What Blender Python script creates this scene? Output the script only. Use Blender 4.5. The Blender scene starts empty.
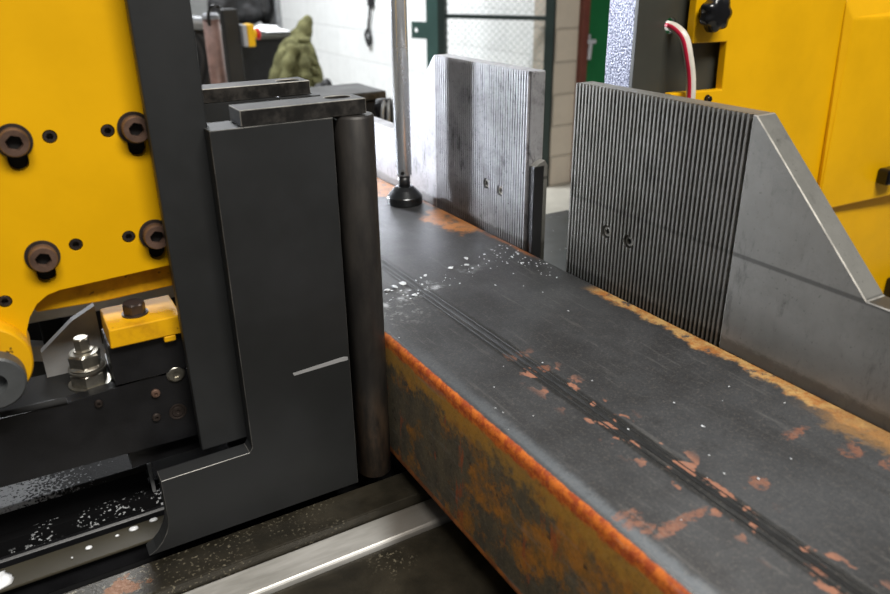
import bpy, bmesh, math, random
from mathutils import Vector, Matrix, noise as mnoise
random.seed(7)
S = bpy.context.scene
COL = S.collection

# ------------------------------------------------------------------ camera, world, light, exposure
PITCH, ROLL, YAW, FPX = 0.412764137, -0.013141526, 0.522539653, 756.667754
cy, sy, cp, sp = math.cos(YAW), math.sin(YAW), math.cos(PITCH), math.sin(PITCH)
fw = Vector((sy*cp, cy*cp, -sp)); rt0 = Vector((cy, -sy, 0)); up0 = rt0.cross(fw)
rt = rt0*math.cos(ROLL) + up0*math.sin(ROLL); up = -rt0*math.sin(ROLL) + up0*math.cos(ROLL)
cam = bpy.data.cameras.new('camera'); camo = bpy.data.objects.new('camera', cam); COL.objects.link(camo)
mw = Matrix.Identity(4)
for i in range(3):
    mw[i][0], mw[i][1], mw[i][2] = rt[i], up[i], -fw[i]
mw[0][3], mw[1][3], mw[2][3] = 0, 0, 1.13
camo.matrix_world = mw
cam.sensor_width = 36; cam.lens = FPX/890*36; cam.clip_start = .02; cam.clip_end = 60
cam.dof.use_dof = True; cam.dof.focus_distance = .72; cam.dof.aperture_fstop = 8
S.camera = camo

world = bpy.data.worlds.new('workshop_daylight'); S.world = world; world.use_nodes = True
wn = world.node_tree.nodes; wl = world.node_tree.links
bg = wn['Background']
wtc = wn.new('ShaderNodeTexCoord'); wsep = wn.new('ShaderNodeSeparateXYZ'); wr = wn.new('ShaderNodeValToRGB')
wl.new(wtc.outputs['Generated'], wsep.inputs[0]); wl.new(wsep.outputs['Z'], wr.inputs[0])
wr.color_ramp.elements[0].position = 0; wr.color_ramp.elements[0].color = (.30, .29, .28, 1)
wr.color_ramp.elements[1].position = .6; wr.color_ramp.elements[1].color = (.9, .95, 1, 1)
wl.new(wr.outputs[0], bg.inputs[0]); bg.inputs[1].default_value = .24

def area(name, loc, target, sx, sy_, power, col, spread=180):
    l = bpy.data.lights.new(name, 'AREA'); l.shape = 'RECTANGLE'; l.size = sx; l.size_y = sy_
    l.energy = power; l.color = col; l.spread = math.radians(spread)
    o = bpy.data.objects.new(name, l); COL.objects.link(o); o.location = loc
    o.rotation_euler = (Vector(target)-Vector(loc)).to_track_quat('-Z', 'Y').to_euler()
    return o
area('window_daylight', (-1.9, 7.9, 1.85), (.55, 1.0, .93), .42, .7, 5.2, (.86, .91, 1), 8)
area('unseen_overhead_light', (.35, -1.2, 3.3), (.6, .6, .8), 1.8, .6, 130, (1, .965, .90))
area('unseen_overhead_light', (.6, 4.7, 3.5), (1.8, 5.0, .6), 2.4, .8, 260, (.95, .97, 1))  # unseen lamp added to brighten the white wall behind
S.view_settings.view_transform = 'Standard'; S.view_settings.look = 'None'
S.view_settings.exposure = 0.0; S.view_settings.gamma = 1; S.view_settings.use_curve_mapping = False

# ------------------------------------------------------------------ materials
class Mat:
    """small helper to write node materials"""
    def __init__(s, name):
        s.m = bpy.data.materials.new(name); s.m.use_nodes = True
        s.t = s.m.node_tree; s.n = s.t.nodes; s.l = s.t.links
        s.b = s.n['Principled BSDF']
        s.tc = s.n.new('ShaderNodeTexCoord').outputs['Object']
        s._xyz = None
    def put(s, sock, v):
        if isinstance(v, (int, float)): sock.default_value = v
        elif isinstance(v, tuple): sock.default_value = v if len(v) == len(sock.default_value) else v + (1,)
        else: s.l.new(v, sock)
    def xyz(s):
        if not s._xyz:
            q = s.n.new('ShaderNodeSeparateXYZ'); s.l.new(s.tc, q.inputs[0]); s._xyz = q.outputs
        return s._xyz
    def math(s, op, a, b=0.0, c=None, clamp=False):
        q = s.n.new('ShaderNodeMath'); q.operation = op; q.use_clamp = clamp
        s.put(q.inputs[0], a); s.put(q.inputs[1], b)
        if c is not None: s.put(q.inputs[2], c)
        return q.outputs[0]
    def add(s, a, b): return s.math('ADD', a, b)
    def sub(s, a, b): return s.math('SUBTRACT', a, b)
    def mul(s, a, b): return s.math('MULTIPLY', a, b)
    def mx(s, a, b): return s.math('MAXIMUM', a, b)
    def step(s, v, lo, hi):
        """0 at lo, 1 at hi (either order), smooth"""
        q = s.n.new('ShaderNodeMapRange'); q.interpolation_type = 'SMOOTHSTEP'
        if lo <= hi: a, b, c, d = lo, hi, 0, 1
        else: a, b, c, d = hi, lo, 1, 0
        s.put(q.inputs[0], v); q.inputs[1].default_value = a; q.inputs[2].default_value = b
        q.inputs[3].default_value = c; q.inputs[4].default_value = d
        return q.outputs[0]
    def noise(s, scale, detail=4, rough=.6, stretch=None, off=None):
        q = s.n.new('ShaderNodeTexNoise'); q.inputs['Scale'].default_value = scale
        q.inputs['Detail'].default_value = detail; q.inputs['Roughness'].default_value = rough
        v = s.tc
        if stretch or off:
            mp = s.n.new('ShaderNodeMapping'); s.l.new(v, mp.inputs[0])
            if stretch: mp.inputs['Scale'].default_value = stretch
            if off: mp.inputs['Location'].default_value = off
            v = mp.outputs[0]
        s.l.new(v, q.inputs['Vector']); return q.outputs[0]
    def mix(s, f, a, b):
        q = s.n.new('ShaderNodeMix'); q.data_type = 'RGBA'
        s.put(q.inputs[0], f); s.put(q.inputs[6], a); s.put(q.inputs[7], b); return q.outputs[2]
    def blob(s, x, y, rx, ry, wob):
        """soft noise-edged patch mask on the xy plane"""
        X = s.xyz()
        dx = s.mul(s.sub(X[0], x), 1/rx); dy = s.mul(s.sub(X[1], y), 1/ry)
        d = s.math('SQRT', s.add(s.mul(dx, dx), s.mul(dy, dy)))
        return s.step(s.add(d, wob), 1.05, .75)
    def bump(s, h, strength=.3, dist=.001):
        q = s.n.new('ShaderNodeBump'); q.inputs['Strength'].default_value = strength
        q.inputs['Distance'].default_value = dist; s.l.new(h, q.inputs['Height']); s.l.new(q.outputs[0], s.b.inputs['Normal'])
    def done(s, col, rough=.5, metal=0.0, spec=None, coat=0):
        s.put(s.b.inputs['Base Color'], col); s.put(s.b.inputs['Roughness'], rough); s.put(s.b.inputs['Metallic'], metal)
        if spec is not None: s.b.inputs['Specular IOR Level'].default_value = spec
        if coat: s.b.inputs['Coat Weight'].default_value = coat; s.b.inputs['Coat Roughness'].default_value = .15
        return s.m

def simple(name, col, rough=.5, metal=0.0, var=.25, scale=25, bump=.0, spec=None, coat=0):
    m = Mat(name); n = m.noise(scale, 5)
    lo = tuple(c*(1-var) for c in col); hi = tuple(min(1, c*(1+var)) for c in col)
    c = m.mix(m.step(n, .3, .7), lo, hi)
    if bump: m.bump(m.noise(scale*12, 3), bump)
    r = m.add(rough-.07, m.mul(n, .14))
    return m.done(c, r, metal, spec, coat)

def lin(r, g, b):
    f = lambda v: ((v/255+.055)/1.055)**2.4 if v > 10 else v/255/12.92
    return (f(r), f(g), f(b))

M = {}
M['yellow'] = simple('yellow_paint', (.70, .370, .0), .42, 0, .06, 9, .04, spec=.3)
def yellow_dirty():
    m = Mat('oily_yellow_paint'); n = m.noise(28, 6, .65); n2 = m.noise(110, 3)
    c = m.mix(m.step(n, .45, .75), (.70, .36, .003), (.42, .19, .005))
    c = m.mix(m.step(n2, .66, .74), c, (.10, .05, .01))
    return m.done(c, .5, 0, spec=.25)
M['yellow_dirty'] = yellow_dirty()
def charcoal():
    m = Mat('charcoal_paint'); n = m.noise(7, 5); f = m.noise(160, 2); sc = m.noise(40, 6, .75, off=(3, 1, 2))
    c = m.mix(m.step(n, .3, .7), lin(30, 31, 31), lin(40, 41, 42))
    c = m.mix(m.mul(m.step(sc, .70, .76), .5), c, lin(70, 62, 56))
    m.bump(f, .06)
    return m.done(c, m.add(.42, m.mul(n, .15)), 0, spec=.4)
M['charcoal'] = charcoal()
M['black'] = simple('black_oily_steel', lin(22, 22, 24), .38, 0, .3, 30, .1)
M['black_gloss'] = simple('black_plastic', lin(14, 14, 16), .22, 0, .2, 20)
M['dark_panel'] = simple('dark_grey_panel', lin(58, 58, 52), .42, 0, .12, 8, .03)
M['blackened'] = simple('blackened_steel', lin(66, 62, 58), .42, .55, .35, 22, .08)
def roller():
    m = Mat('scuffed_roller_steel'); n = m.noise(30, 6, .7, (1, 1, .25)); z = m.xyz()[2]
    c = m.mix(m.step(n, .35, .7), lin(34, 32, 31), lin(58, 54, 50))
    c = m.mix(m.mul(m.step(z, .80, .74), m.step(n, .4, .6)), c, lin(96, 78, 62))
    return m.done(c, .48, .3)
M['roller'] = roller()
def bar_steel():
    m = Mat('oily_bar_steel'); n = m.noise(60, 5, .7); n2 = m.noise(15, 3)
    c = m.mix(m.step(n, .4, .65), lin(28, 27, 26), lin(58, 55, 52))
    m.bump(n, .25)
    return m.done(c, m.add(.30, m.mul(n2, .3)), .15, spec=.35)
M['bar'] = bar_steel()
M['dark_gloss'] = simple('dark_polished_steel', lin(62, 63, 64), .24, .8, .15, 20)
M['matte_black'] = simple('matte_black_paint', lin(20, 20, 21), .75, 0, .2, 20, spec=.15)
M['matte_dark'] = simple('matte_dark_steel', lin(38, 38, 38), .8, 0, .2, 20, spec=.12)
M['rusty_bolt'] = simple('brown_oxidised_bolt_steel', lin(100, 78, 66), .42, .45, .35, 60, .1)
M['dark_bolt'] = simple('dark_bolt_steel', lin(70, 62, 58), .4, .7, .3, 60, .05)
M['bright_bolt'] = simple('worn_bright_bolt_steel', lin(150, 146, 136), .32, .9, .25, 80, .05)
M['chrome'] = simple('polished_rod_steel', lin(215, 217, 220), .26, .75, .05, 20)
M['cap_steel'] = simple('dull_cap_steel', lin(82, 84, 85), .45, .3, .15, 30)
M['hole'] = simple('dark_hole_steel', lin(16, 14, 13), .6, .2, .2, 20)
def jaw_mat(name, a, b, rough, line, mott, stain):
    m = Mat(name); X = m.xyz()
    n = m.noise(9, 5, .6); st = m.noise(60, 8, .8, (1, 1, .35)); sp_ = m.noise(330, 3, .7); br = m.noise(26, 8, .78, off=(4, 4, 4))
    c = m.mix(m.step(n, .3, .7), a, b)
    c = m.mix(m.mul(m.step(br, .42, .66), mott), c, tuple(v*.42 for v in a))
    c = m.mix(m.mul(m.step(st, .54, .68), stain), c, tuple(v*.22 for v in a))
    c = m.mix(m.mul(m.step(sp_, .62, .72), stain), c, (.022, .02, .017))
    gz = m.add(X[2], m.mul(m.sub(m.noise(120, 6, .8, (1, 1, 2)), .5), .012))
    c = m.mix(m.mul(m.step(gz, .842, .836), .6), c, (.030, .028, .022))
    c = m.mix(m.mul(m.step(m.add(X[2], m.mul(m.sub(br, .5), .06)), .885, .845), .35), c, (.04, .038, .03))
    ln = m.mul(m.step(X[2], .9105, .9120), m.step(X[2], .9155, .9140))
    c = m.mix(m.mul(ln, line), c, (.05, .048, .045))
    return m.done(c, m.add(rough-.08, m.mul(br, .22)), .8)
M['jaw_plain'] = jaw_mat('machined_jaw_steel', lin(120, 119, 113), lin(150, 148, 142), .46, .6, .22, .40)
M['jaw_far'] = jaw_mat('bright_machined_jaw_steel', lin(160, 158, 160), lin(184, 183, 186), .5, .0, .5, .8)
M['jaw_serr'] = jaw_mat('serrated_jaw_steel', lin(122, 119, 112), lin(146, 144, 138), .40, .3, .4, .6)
M['worn_dark'] = simple('rubbed_dark_edge', lin(104, 102, 98), .4, .3, .6, 45)
M['worn_edge'] = simple('worn_bright_edge', lin(176, 172, 164), .35, .5, .3, 60)

def beam_mat():
    m = Mat('mill_scale_rust_steel'); X = m.xyz(); x, y, z = X[0], X[1], X[2]
    big = m.noise(9, 5, .6); mid = m.noise(38, 6, .65); fine = m.noise(150, 4, .7)
    streak = m.noise(30, 4, .6, (1, .10, 1)); w = m.sub(m.noise(75, 8, .78, off=(5, 2, 1)), .5)
    w2 = m.sub(m.noise(30, 8, .74, off=(1, 7, 3)), .5)
    top = m.mix(m.step(big, .3, .7), lin(50, 50, 51), lin(72, 73, 75))
    top = m.mix(m.mul(m.step(streak, .5, .72), .55), top, lin(42, 41, 41))
    top = m.mix(m.mul(m.step(fine, .58, .75), .35), top, lin(104, 101, 98))
    # worn pale strip beside the near edge, darker line next to it
    pale = m.mul(m.step(x, .258, .262), m.step(m.add(x, m.mul(w, .012)), .272, .264))
    top = m.mix(m.mul(pale, m.mul(m.step(y, .6, .25), .6)), top, lin(118, 124, 130))
    dk = m.mul(m.step(x, .268, .276), m.step(x, .290, .278))
    top = m.mix(m.mul(dk, m.mul(m.step(mid, .35, .6), .5)), top, lin(50, 49, 50))
    # darker heat band on the seam
    sb = m.step(m.math('ABSOLUTE', m.sub(m.add(x, m.mul(w, .006)), .3305)), .0115, .0085)
    top = m.mix(m.mul(sb, m.add(.55, m.mul(fine, .6))), top, lin(34, 34, 33))
    # salmon rust flecks on both sides of the seam
    near_seam = m.step(m.math('ABSOLUTE', m.sub(x, .331)), .026, .010)
    yw = m.step(y, .48, .42)
    fl = m.mul(m.mul(m.step(m.noise(70, 3, .55, (1, .7, 1), off=(2, 9, 4)), .565, .615), near_seam), yw)
    top = m.mix(fl, top, lin(146, 98, 76))
    wob = m.mul(w, 3.6)
    pat = None
    for (bx, by, rx, ry) in ((.2713, .254, .009, .009), (.283, .236, .014, .005), (.299, .2375, .017, .0036), (.3626, .2371, .006, .006),
                             (.336, .425, .008, .006), (.4445, .229, .010, .008), (.452, .206, .010, .006), (.274, .243, .006, .005), (.3285, .171, .006, .006), (.428, .262, .012, .005)):
        b_ = m.blob(bx, by, rx, ry, wob); pat = b_ if pat is None else m.mx(pat, b_)
    top = m.mix(m.mul(m.mul(pat, m.step(fine, .34, .56)), .65), top, lin(150, 98, 74))
    # tan rust along the far edge under the fixed jaw
    edge = m.sub(m.add(x, m.mul(w2, .05)), m.mul(m.sub(.56, y), -.01))
    amt = m.mul(m.step(edge, .470, .478), m.mul(m.step(y, .09, .14), m.step(y, .545, .52)))
    tan = m.mix(m.step(m.noise(85, 6, .75), .38, .62), lin(188, 150, 92), lin(164, 104, 46))
    top = m.mix(m.mul(amt, m.step(m.noise(60, 6, .75, off=(6, 6, 1)), .36, .46)), top, tan)
    low = m.mul(m.step(m.add(x, m.mul(w2, .07)), .455, .468), m.mul(m.step(y, .30, .24), m.step(mid, .40, .56)))
    top = m.mix(m.mul(low, .75), top, lin(150, 112, 66))
    ed2 = m.mul(m.step(m.add(x, m.mul(w2, .02)), .4775, .483), m.step(y, .62, .66))
    top = m.mix(m.mul(ed2, m.step(mid, .3, .55)), top, lin(140, 84, 40))
    for (bx, by, rx, ry) in ((.472, .797, .034, .055), (.462, .975, .03, .05), (.492, 1.05, .04, .09)):
        top = m.mix(m.mul(m.blob(bx, by, rx, ry, m.mul(w2, 2.2)), m.mul(.8, m.step(m.noise(60, 7, .8, off=(2, 6, 1)), .34, .52))), top, lin(184, 116, 48))
    # smeared coolant and scratches where the blade has passed
    cut = m.mul(m.step(m.math('ABSOLUTE', m.sub(m.add(y, m.mul(w, .05)), m.add(.615, m.mul(m.sub(x, .3), .25)))), .016, .003), m.step(mid, .50, .62))
    top = m.mix(m.mul(m.mul(cut, m.step(x, .45, .32)), .9), top, lin(168, 170, 172))
    scr = m.mul(m.step(m.math('ABSOLUTE', m.sub(m.add(y, m.mul(w, .03)), .585)), .035, .01), m.mul(m.step(x, .33, .30), m.step(fine, .55, .63)))
    top = m.mix(m.mul(scr, .6), top, lin(122, 122, 122))
    # near side face: olive grey with ochre rust
    sn = m.noise(19, 8, .76, (1, 1, 1.2), off=(0, 3, 5)); sf = m.noise(70, 8, .78, (1, 1, .6))
    side = m.mix(m.step(sf, .35, .65), lin(68, 63, 53), lin(92, 83, 64))
    och = m.step(m.add(sn, m.mul(m.sub(.46, y), .36)), .49, .62)
    side = m.mix(m.mul(och, .9), side, m.mix(m.step(sf, .4, .62), lin(168, 108, 30), lin(118, 84, 34)))
    side = m.mix(m.mul(m.step(m.noise(34, 5, .7, (1, 1.6, .5), off=(8, 1, 1)), .58, .66), .7), side, lin(150, 72, 34))
    side = m.mix(m.mul(m.step(m.noise(90, 5, .7, off=(3, 3, 8)), .60, .68), .8), side, lin(46, 37, 27))
    gy = m.step(m.add(z, m.mul(w, .075)), .795, .812)
    side = m.mix(m.mul(gy, m.mul(m.step(mid, .3, .5), .75)), side, lin(166, 122, 44))
    red = m.step(m.add(z, m.mul(w, .016)), .8165, .8205)
    org = m.mix(m.step(m.noise(120, 6, .75), .4, .6), lin(204, 108, 30), lin(158, 66, 20))
    side = m.mix(m.mul(red, m.step(y, .66, .50)), side, org)
    bot = m.step(m.add(z, m.mul(w, .006)), .7120, .7095)
    side = m.mix(bot, side, m.mix(m.step(mid, .4, .6), lin(168, 98, 36), lin(120, 66, 28)))
    is_side = m.step(m.add(x, m.mul(w, .0035)), .2585, .2572)
    col = m.mix(is_side, top, side)
    grain = m.noise(520, 4, .85, off=(1, 1, 9)); rub = m.noise(170, 5, .75, (1, .07, .5), off=(4, 0, 2)); patch = m.noise(48, 8, .82, off=(7, 7, 3))
    col = m.mix(m.mul(m.step(grain, .50, .66), .28), col, lin(24, 22, 20))
    col = m.mix(m.mul(m.step(grain, .46, .36), .16), col, lin(150, 138, 124))
    col = m.mix(m.mul(m.step(rub, .56, .70), .28), col, lin(120, 118, 115))
    col = m.mix(m.mul(m.step(patch, .54, .70), m.sub(.40, m.mul(is_side, .28))), col, lin(36, 34, 33))
    rust_amt = m.mx(is_side, m.mx(m.mul(amt, .8), m.mul(fl, .8)))
    rough = m.add(m.add(.36, m.mul(mid, .16)), m.mul(rust_amt, .3))
    hgt = m.add(m.add(m.mul(fine, .5), m.mul(grain, .35)), m.add(m.mul(mid, .6), m.mul(sb, -.5)))
    m.bump(hgt, .28, .0012)
    return m.done(col, rough, m.mul(m.sub(1, rust_amt), .25), spec=.45)
M['beam'] = beam_mat()
M['seam'] = simple('weld_seam_steel', lin(30, 30, 30), .55, .1, .4, 60, .3)

def bed_mat():
    m = Mat('oily_brown_steel'); n = m.noise(18, 6, .65); f = m.noise(320, 2); X = m.xyz()
    c = m.mix(m.step(n, .35, .7), lin(38, 35, 28), lin(60, 55, 45))
    spk = m.mul(m.step(f, .58, .68), m.step(m.add(m.noise(14, 4, .5, off=(2, 2, 2)), m.mul(X[0], -1.2)), .34, .5))
    c = m.mix(m.mul(spk, .7), c, lin(140, 132, 112))
    c = m.mix(m.mul(m.blob(.004, .524, .014, .010, m.mul(m.sub(m.noise(90, 5, .7), .5), 4.5)), .8), c, lin(112, 68, 28))
    m.bump(f, .2)
    return m.done(c, m.add(.25, m.mul(n, .2)), .35)
M['bed'] = bed_mat()
M['olive_rail'] = simple('wet_olive_steel', lin(64, 60, 50), .45, 0, .15, 14, .02, spec=.12)
def silver():
    m = Mat('ground_silver_steel'); n = m.noise(20, 5, .6, (.4, 2, 1)); x = m.xyz()[0]
    c = m.mix(m.step(n, .3, .7), lin(150, 148, 142), lin(196, 194, 190))
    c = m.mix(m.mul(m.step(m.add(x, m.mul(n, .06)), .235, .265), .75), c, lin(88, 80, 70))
    return m.done(c, .42, .35)
M['silver'] = silver()
def foamy():
    m = Mat('coolant_glint_steel'); f = m.noise(420, 3, .6); x = m.xyz()[0]
    k = m.step(m.add(f, m.mul(m.sub(-.015, x), 4.0)), .52, .66)  # foam speckle, whitened towards the left to paint in the sparkle
    c = m.mix(k, lin(38, 37, 36), lin(172, 172, 172))
    m.bump(f, .25)
    return m.done(c, .5, 0, spec=.08)
M['foam'] = foamy()
def splashm():
    m = Mat('droplet_speckled_black_steel'); f = m.noise(300, 2, .5); g = m.noise(30, 3, .5)
    c = m.mix(m.mul(m.step(f, .60, .66), m.step(g, .42, .6)), lin(18, 18, 19), lin(190, 192, 194))
    return m.done(c, .6, 0, spec=.12)
M['splash'] = splashm()
M['coolant'] = simple('white_coolant_and_glint', (.78, .79, .80), .18, 0, .04, 60)
M['chip'] = simple('white_chip', (.60, .62, .64), .35, .1, .1, 40)
M['grey_steel'] = simple('grey_gusset_steel', lin(140, 140, 140), .45, .1, .2, 16, .05)
def hammer():
    m = Mat('sparkling_galvanised_panel'); f = m.noise(420, 2, .5)
    c = m.mix(m.step(f, .42, .6), lin(58, 62, 84), lin(158, 160, 174))
    m.bump(f, .6)
    return m.done(c, .4, .35)
M['hammer'] = hammer()
M['teal'] = simple('teal_green_paint', lin(48, 74, 70), .45, 0, .12, 8)
M['dark_teal'] = simple('dark_teal_paint', lin(20, 34, 31), .45, 0, .12, 8)
M['door_green'] = simple('green_door_paint', lin(12, 92, 48), .4, 0, .1, 5)
M['red_frame'] = simple('red_oxide_paint', lin(98, 50, 40), .5, 0, .15, 10)
M['wire'] = simple('galvanised_wire', lin(150, 162, 158), .4, .4, .1, 30)
def blocks(name, a, mortar, bw, bh, bmp):
    m = Mat(name); X = m.xyz()
    cmb = m.n.new('ShaderNodeCombineXYZ'); m.l.new(m.add(X[0], X[1]), cmb.inputs[0]); m.l.new(X[2], cmb.inputs[1])
    q = m.n.new('ShaderNodeTexBrick'); m.l.new(cmb.outputs[0], q.inputs['Vector'])
    q.inputs['Scale'].default_value = 1; q.inputs['Brick Width'].default_value = bw; q.inputs['Row Height'].default_value = bh
    q.inputs['Mortar Size'].default_value = .006; q.inputs['Mortar Smooth'].default_value = .4
    m.put(q.inputs['Color1'], a); m.put(q.inputs['Color2'], tuple(v*.93 for v in a)); m.put(q.inputs['Mortar'], mortar)
    c = m.mix(m.mul(m.step(m.noise(14, 5), .4, .75), .25), q.outputs[0], tuple(v*.7 for v in a))
    iv = m.math('SUBTRACT', 1.0, q.outputs['Fac']); m.bump(iv, bmp, .006)
    return m.done(c, .75)
M['white_block'] = blocks('white_painted_block', (.86, .88, .88), (.74, .76, .76), .45, .225, .5)
M['grey_block'] = blocks('bare_grey_block', lin(190, 180, 166), lin(165, 156, 144), .40, .165, 1)
def concrete():
    m = Mat('pale_concrete_floor'); n = m.noise(3, 6)
    return m.done(m.mix(m.step(n, .3, .7), lin(150, 146, 136), lin(184, 180, 168)), .6)
M['floor'] = concrete()
def deckm():
    m = Mat('wet_dark_deck'); n = m.noise(20, 5); f = m.noise(95, 2, .4)
    c = m.mix(m.step(n, .3, .7), lin(62, 66, 68), lin(78, 82, 84)); c = m.mix(m.step(f, .70, .74), c, lin(190, 192, 194))
    return m.done(c, .3, .2)
M['deck'] = deckm()
M['jacket'] = simple('olive_canvas', lin(96, 95, 66), .9, 0, .35, 16, .3, spec=.1)
M['rust_pipe'] = simple('reddish_brown_pipe_paint', lin(122, 94, 84), .45, .1, .2, 40)
M['estop_y'] = simple('estop_yellow_plastic', lin(236, 184, 20), .4, 0, .05)
M['estop_g'] = simple('estop_grey_plastic', lin(168, 170, 176), .4, 0, .05)
M['estop_r'] = simple('estop_red_plastic', lin(206, 34, 30), .35, 0, .05)
M['paper'] = simple('white_paper', (.85, .86, .87), .7, 0, .03)
M['dark_cloth'] = simple('black_rubber_bundle', lin(20, 20, 22), .6, 0, .4, 9, .2)
M['hose_clear'] = simple('milky_hose_plastic', lin(206, 200, 188), .3, 0, .08, 40)
M['hose_red'] = simple('red_hose_stripe', lin(190, 30, 60), .35, 0, .06, 40)
M['frame_grey'] = simple('grey_frame_paint', lin(160, 160, 160), .5, .1, .2, 12)
M['grey_fin'] = simple('grey_cast_fins', lin(130, 132, 134), .45, .3, .1)

# ------------------------------------------------------------------ mesh helpers
def tag(o, label=None, cat=None, group=None, kind=None):
    if label: o['label'] = label
    if cat: o['category'] = cat
    if group: o['group'] = group
    if kind: o['kind'] = kind
    return o
def thing(name, loc, label, cat, group=None):
    o = bpy.data.objects.new(name, None); COL.objects.link(o); o.location = loc; o.empty_display_size = .05
    return tag(o, label, cat, group)
def obj(name, bm, m, parent=None, bevel=0, seg=2, smooth=False, label=None, worn=False):
    """link a bmesh in world coordinates as one object under parent"""
    bmesh.ops.recalc_face_normals(bm, faces=bm.faces)
    me = bpy.data.meshes.new(name); bm.to_mesh(me); bm.free()
    if m: me.materials.append(m)
    o = bpy.data.objects.new(name, me); COL.objects.link(o)
    if parent:
        o.parent = parent
        off = Vector((0, 0, 0)); q = parent
        while q: off += q.location; q = q.parent
        o.location = -off
    if smooth:
        for p in me.polygons: p.use_smooth = True
    if bevel:
        b = o.modifiers.new('bevel', 'BEVEL'); b.width = bevel; b.segments = seg; b.limit_method = 'ANGLE'; b.angle_limit = math.radians(40)
        if worn: me.materials.append(M[worn if isinstance(worn, str) else 'worn_edge']); b.material = 1; b.segments = 1
    if label: o['label'] = label
    return o
def BM(): return bmesh.new()
def box(bm, x0, x1, y0, y1, z0, z1):
    v = [bm.verts.new(p) for p in ((x0, y0, z0), (x1, y0, z0), (x1, y1, z0), (x0, y1, z0), (x0, y0, z1), (x1, y0, z1), (x1, y1, z1), (x0, y1, z1))]
    for f in ((0, 3, 2, 1), (4, 5, 6, 7), (0, 1, 5, 4), (1, 2, 6, 5), (2, 3, 7, 6), (3, 0, 4, 7)): bm.faces.new([v[i] for i in f])
    return bm
def prism(bm, poly, axis, a, b):
    """extrude a polygon; axis 0: poly in (y,z), 1: (x,z), 2: (x,y)"""
    def P(p, t): return ((t, p[0], p[1]), (p[0], t, p[1]), (p[0], p[1], t))[axis]
    va = [bm.verts.new(P(p, a)) for p in poly]; vb = [bm.verts.new(P(p, b)) for p in poly]
    bm.faces.new(va); bm.faces.new(vb[::-1]); n = len(poly)
    for i in range(n): bm.faces.new((va[i], vb[i], vb[(i+1) % n], va[(i+1) % n]))
    return bm
def frame(d):
    d = Vector(d).normalized(); a = Vector((0, 0, 1)) if abs(d.z) < .9 else Vector((1, 0, 0))
    u = a.cross(d).normalized(); return u, d.cross(u), d
def lathe(bm, c, d, prof, n=32, rot=0):
    """rings along direction d from centre c. prof rows: (radius, height[, hex])"""
    u, v, w = frame(d); c = Vector(c); rings = []
    for row in prof:
        r, h = row[0], row[1]; hx = len(row) > 2 and row[2]; ring = []
        for i in range(n):
            a = 2*math.pi*i/n; rr = r
            if hx: rr = r*math.cos(math.pi/6)/math.cos(((a+rot) % (math.pi/3))-math.pi/6)
            ring.append(bm.verts.new(c + u*rr*math.cos(a) + v*rr*math.sin(a) + w*h))
        rings.append(ring)
    for A, B in zip(rings, rings[1:]):
        for i in range(n): bm.faces.new((A[i], A[(i+1) % n], B[(i+1) % n], B[i]))
    bm.faces.new(rings[0][::-1]); bm.faces.new(rings[-1]); return bm
def cyl(bm, a, b, r, n=24, r2=None):
    a = Vector(a); b = Vector(b); return lathe(bm, a, b-a, [(r, 0), (r if r2 is None else r2, (b-a).length)], n)
def tube(bm, pts, r, n=10, arc=None):
    """swept tube along points; arc=(a0,a1) sweeps only that part of the section as a thin shell"""
    pts = [Vector(p) for p in pts]; rings = []; u = None
    for i, p in enumerate(pts):
        t = (pts[min(i+1, len(pts)-1)]-pts[max(i-1, 0)]).normalized()
        if u is None: u = frame(t)[0]
        u = (u - t*u.dot(t)).normalized(); v = t.cross(u)
        rr = r[i] if isinstance(r, (list, tuple)) else r
        if arc:
            sec = [(rr*1.03, arc[0]+(arc[1]-arc[0])*k/6) for k in range(7)] + [(rr*.8, arc[1]-(arc[1]-arc[0])*k/6) for k in range(7)]
        else: sec = [(rr, 2*math.pi*k/n) for k in range(n)]
        rings.append([bm.verts.new(p+u*q*math.cos(a)+v*q*math.sin(a)) for q, a in sec])
    m = len(rings[0])
    for A, B in zip(rings, rings[1:]):
        for i in range(m): bm.faces.new((A[i], A[(i+1) % m], B[(i+1) % m], B[i]))
    bm.faces.new(rings[0][::-1]); bm.faces.new(rings[-1]); return bm
def spline(pts, k=8):
    pts = [Vector(p) for p in pts]; out = []
    for i in range(len(pts)-1):
        p0, p1, p2, p3 = pts[max(i-1, 0)], pts[i], pts[i+1], pts[min(i+2, len(pts)-1)]
        for j in range(k):
            t = j/k; out.append(.5*((2*p1)+(p2-p0)*t+(2*p0-5*p1+4*p2-p3)*t*t+(3*p1-p0-3*p2+p3)*t**3))
    return out+[pts[-1]]
def ball(bm, c, r, sub=2):
    mt = Matrix.Translation(Vector(c)) @ Matrix.Diagonal((*r, 1))
    bmesh.ops.create_icosphere(bm, subdivisions=sub, radius=1, matrix=mt); return bm
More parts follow.
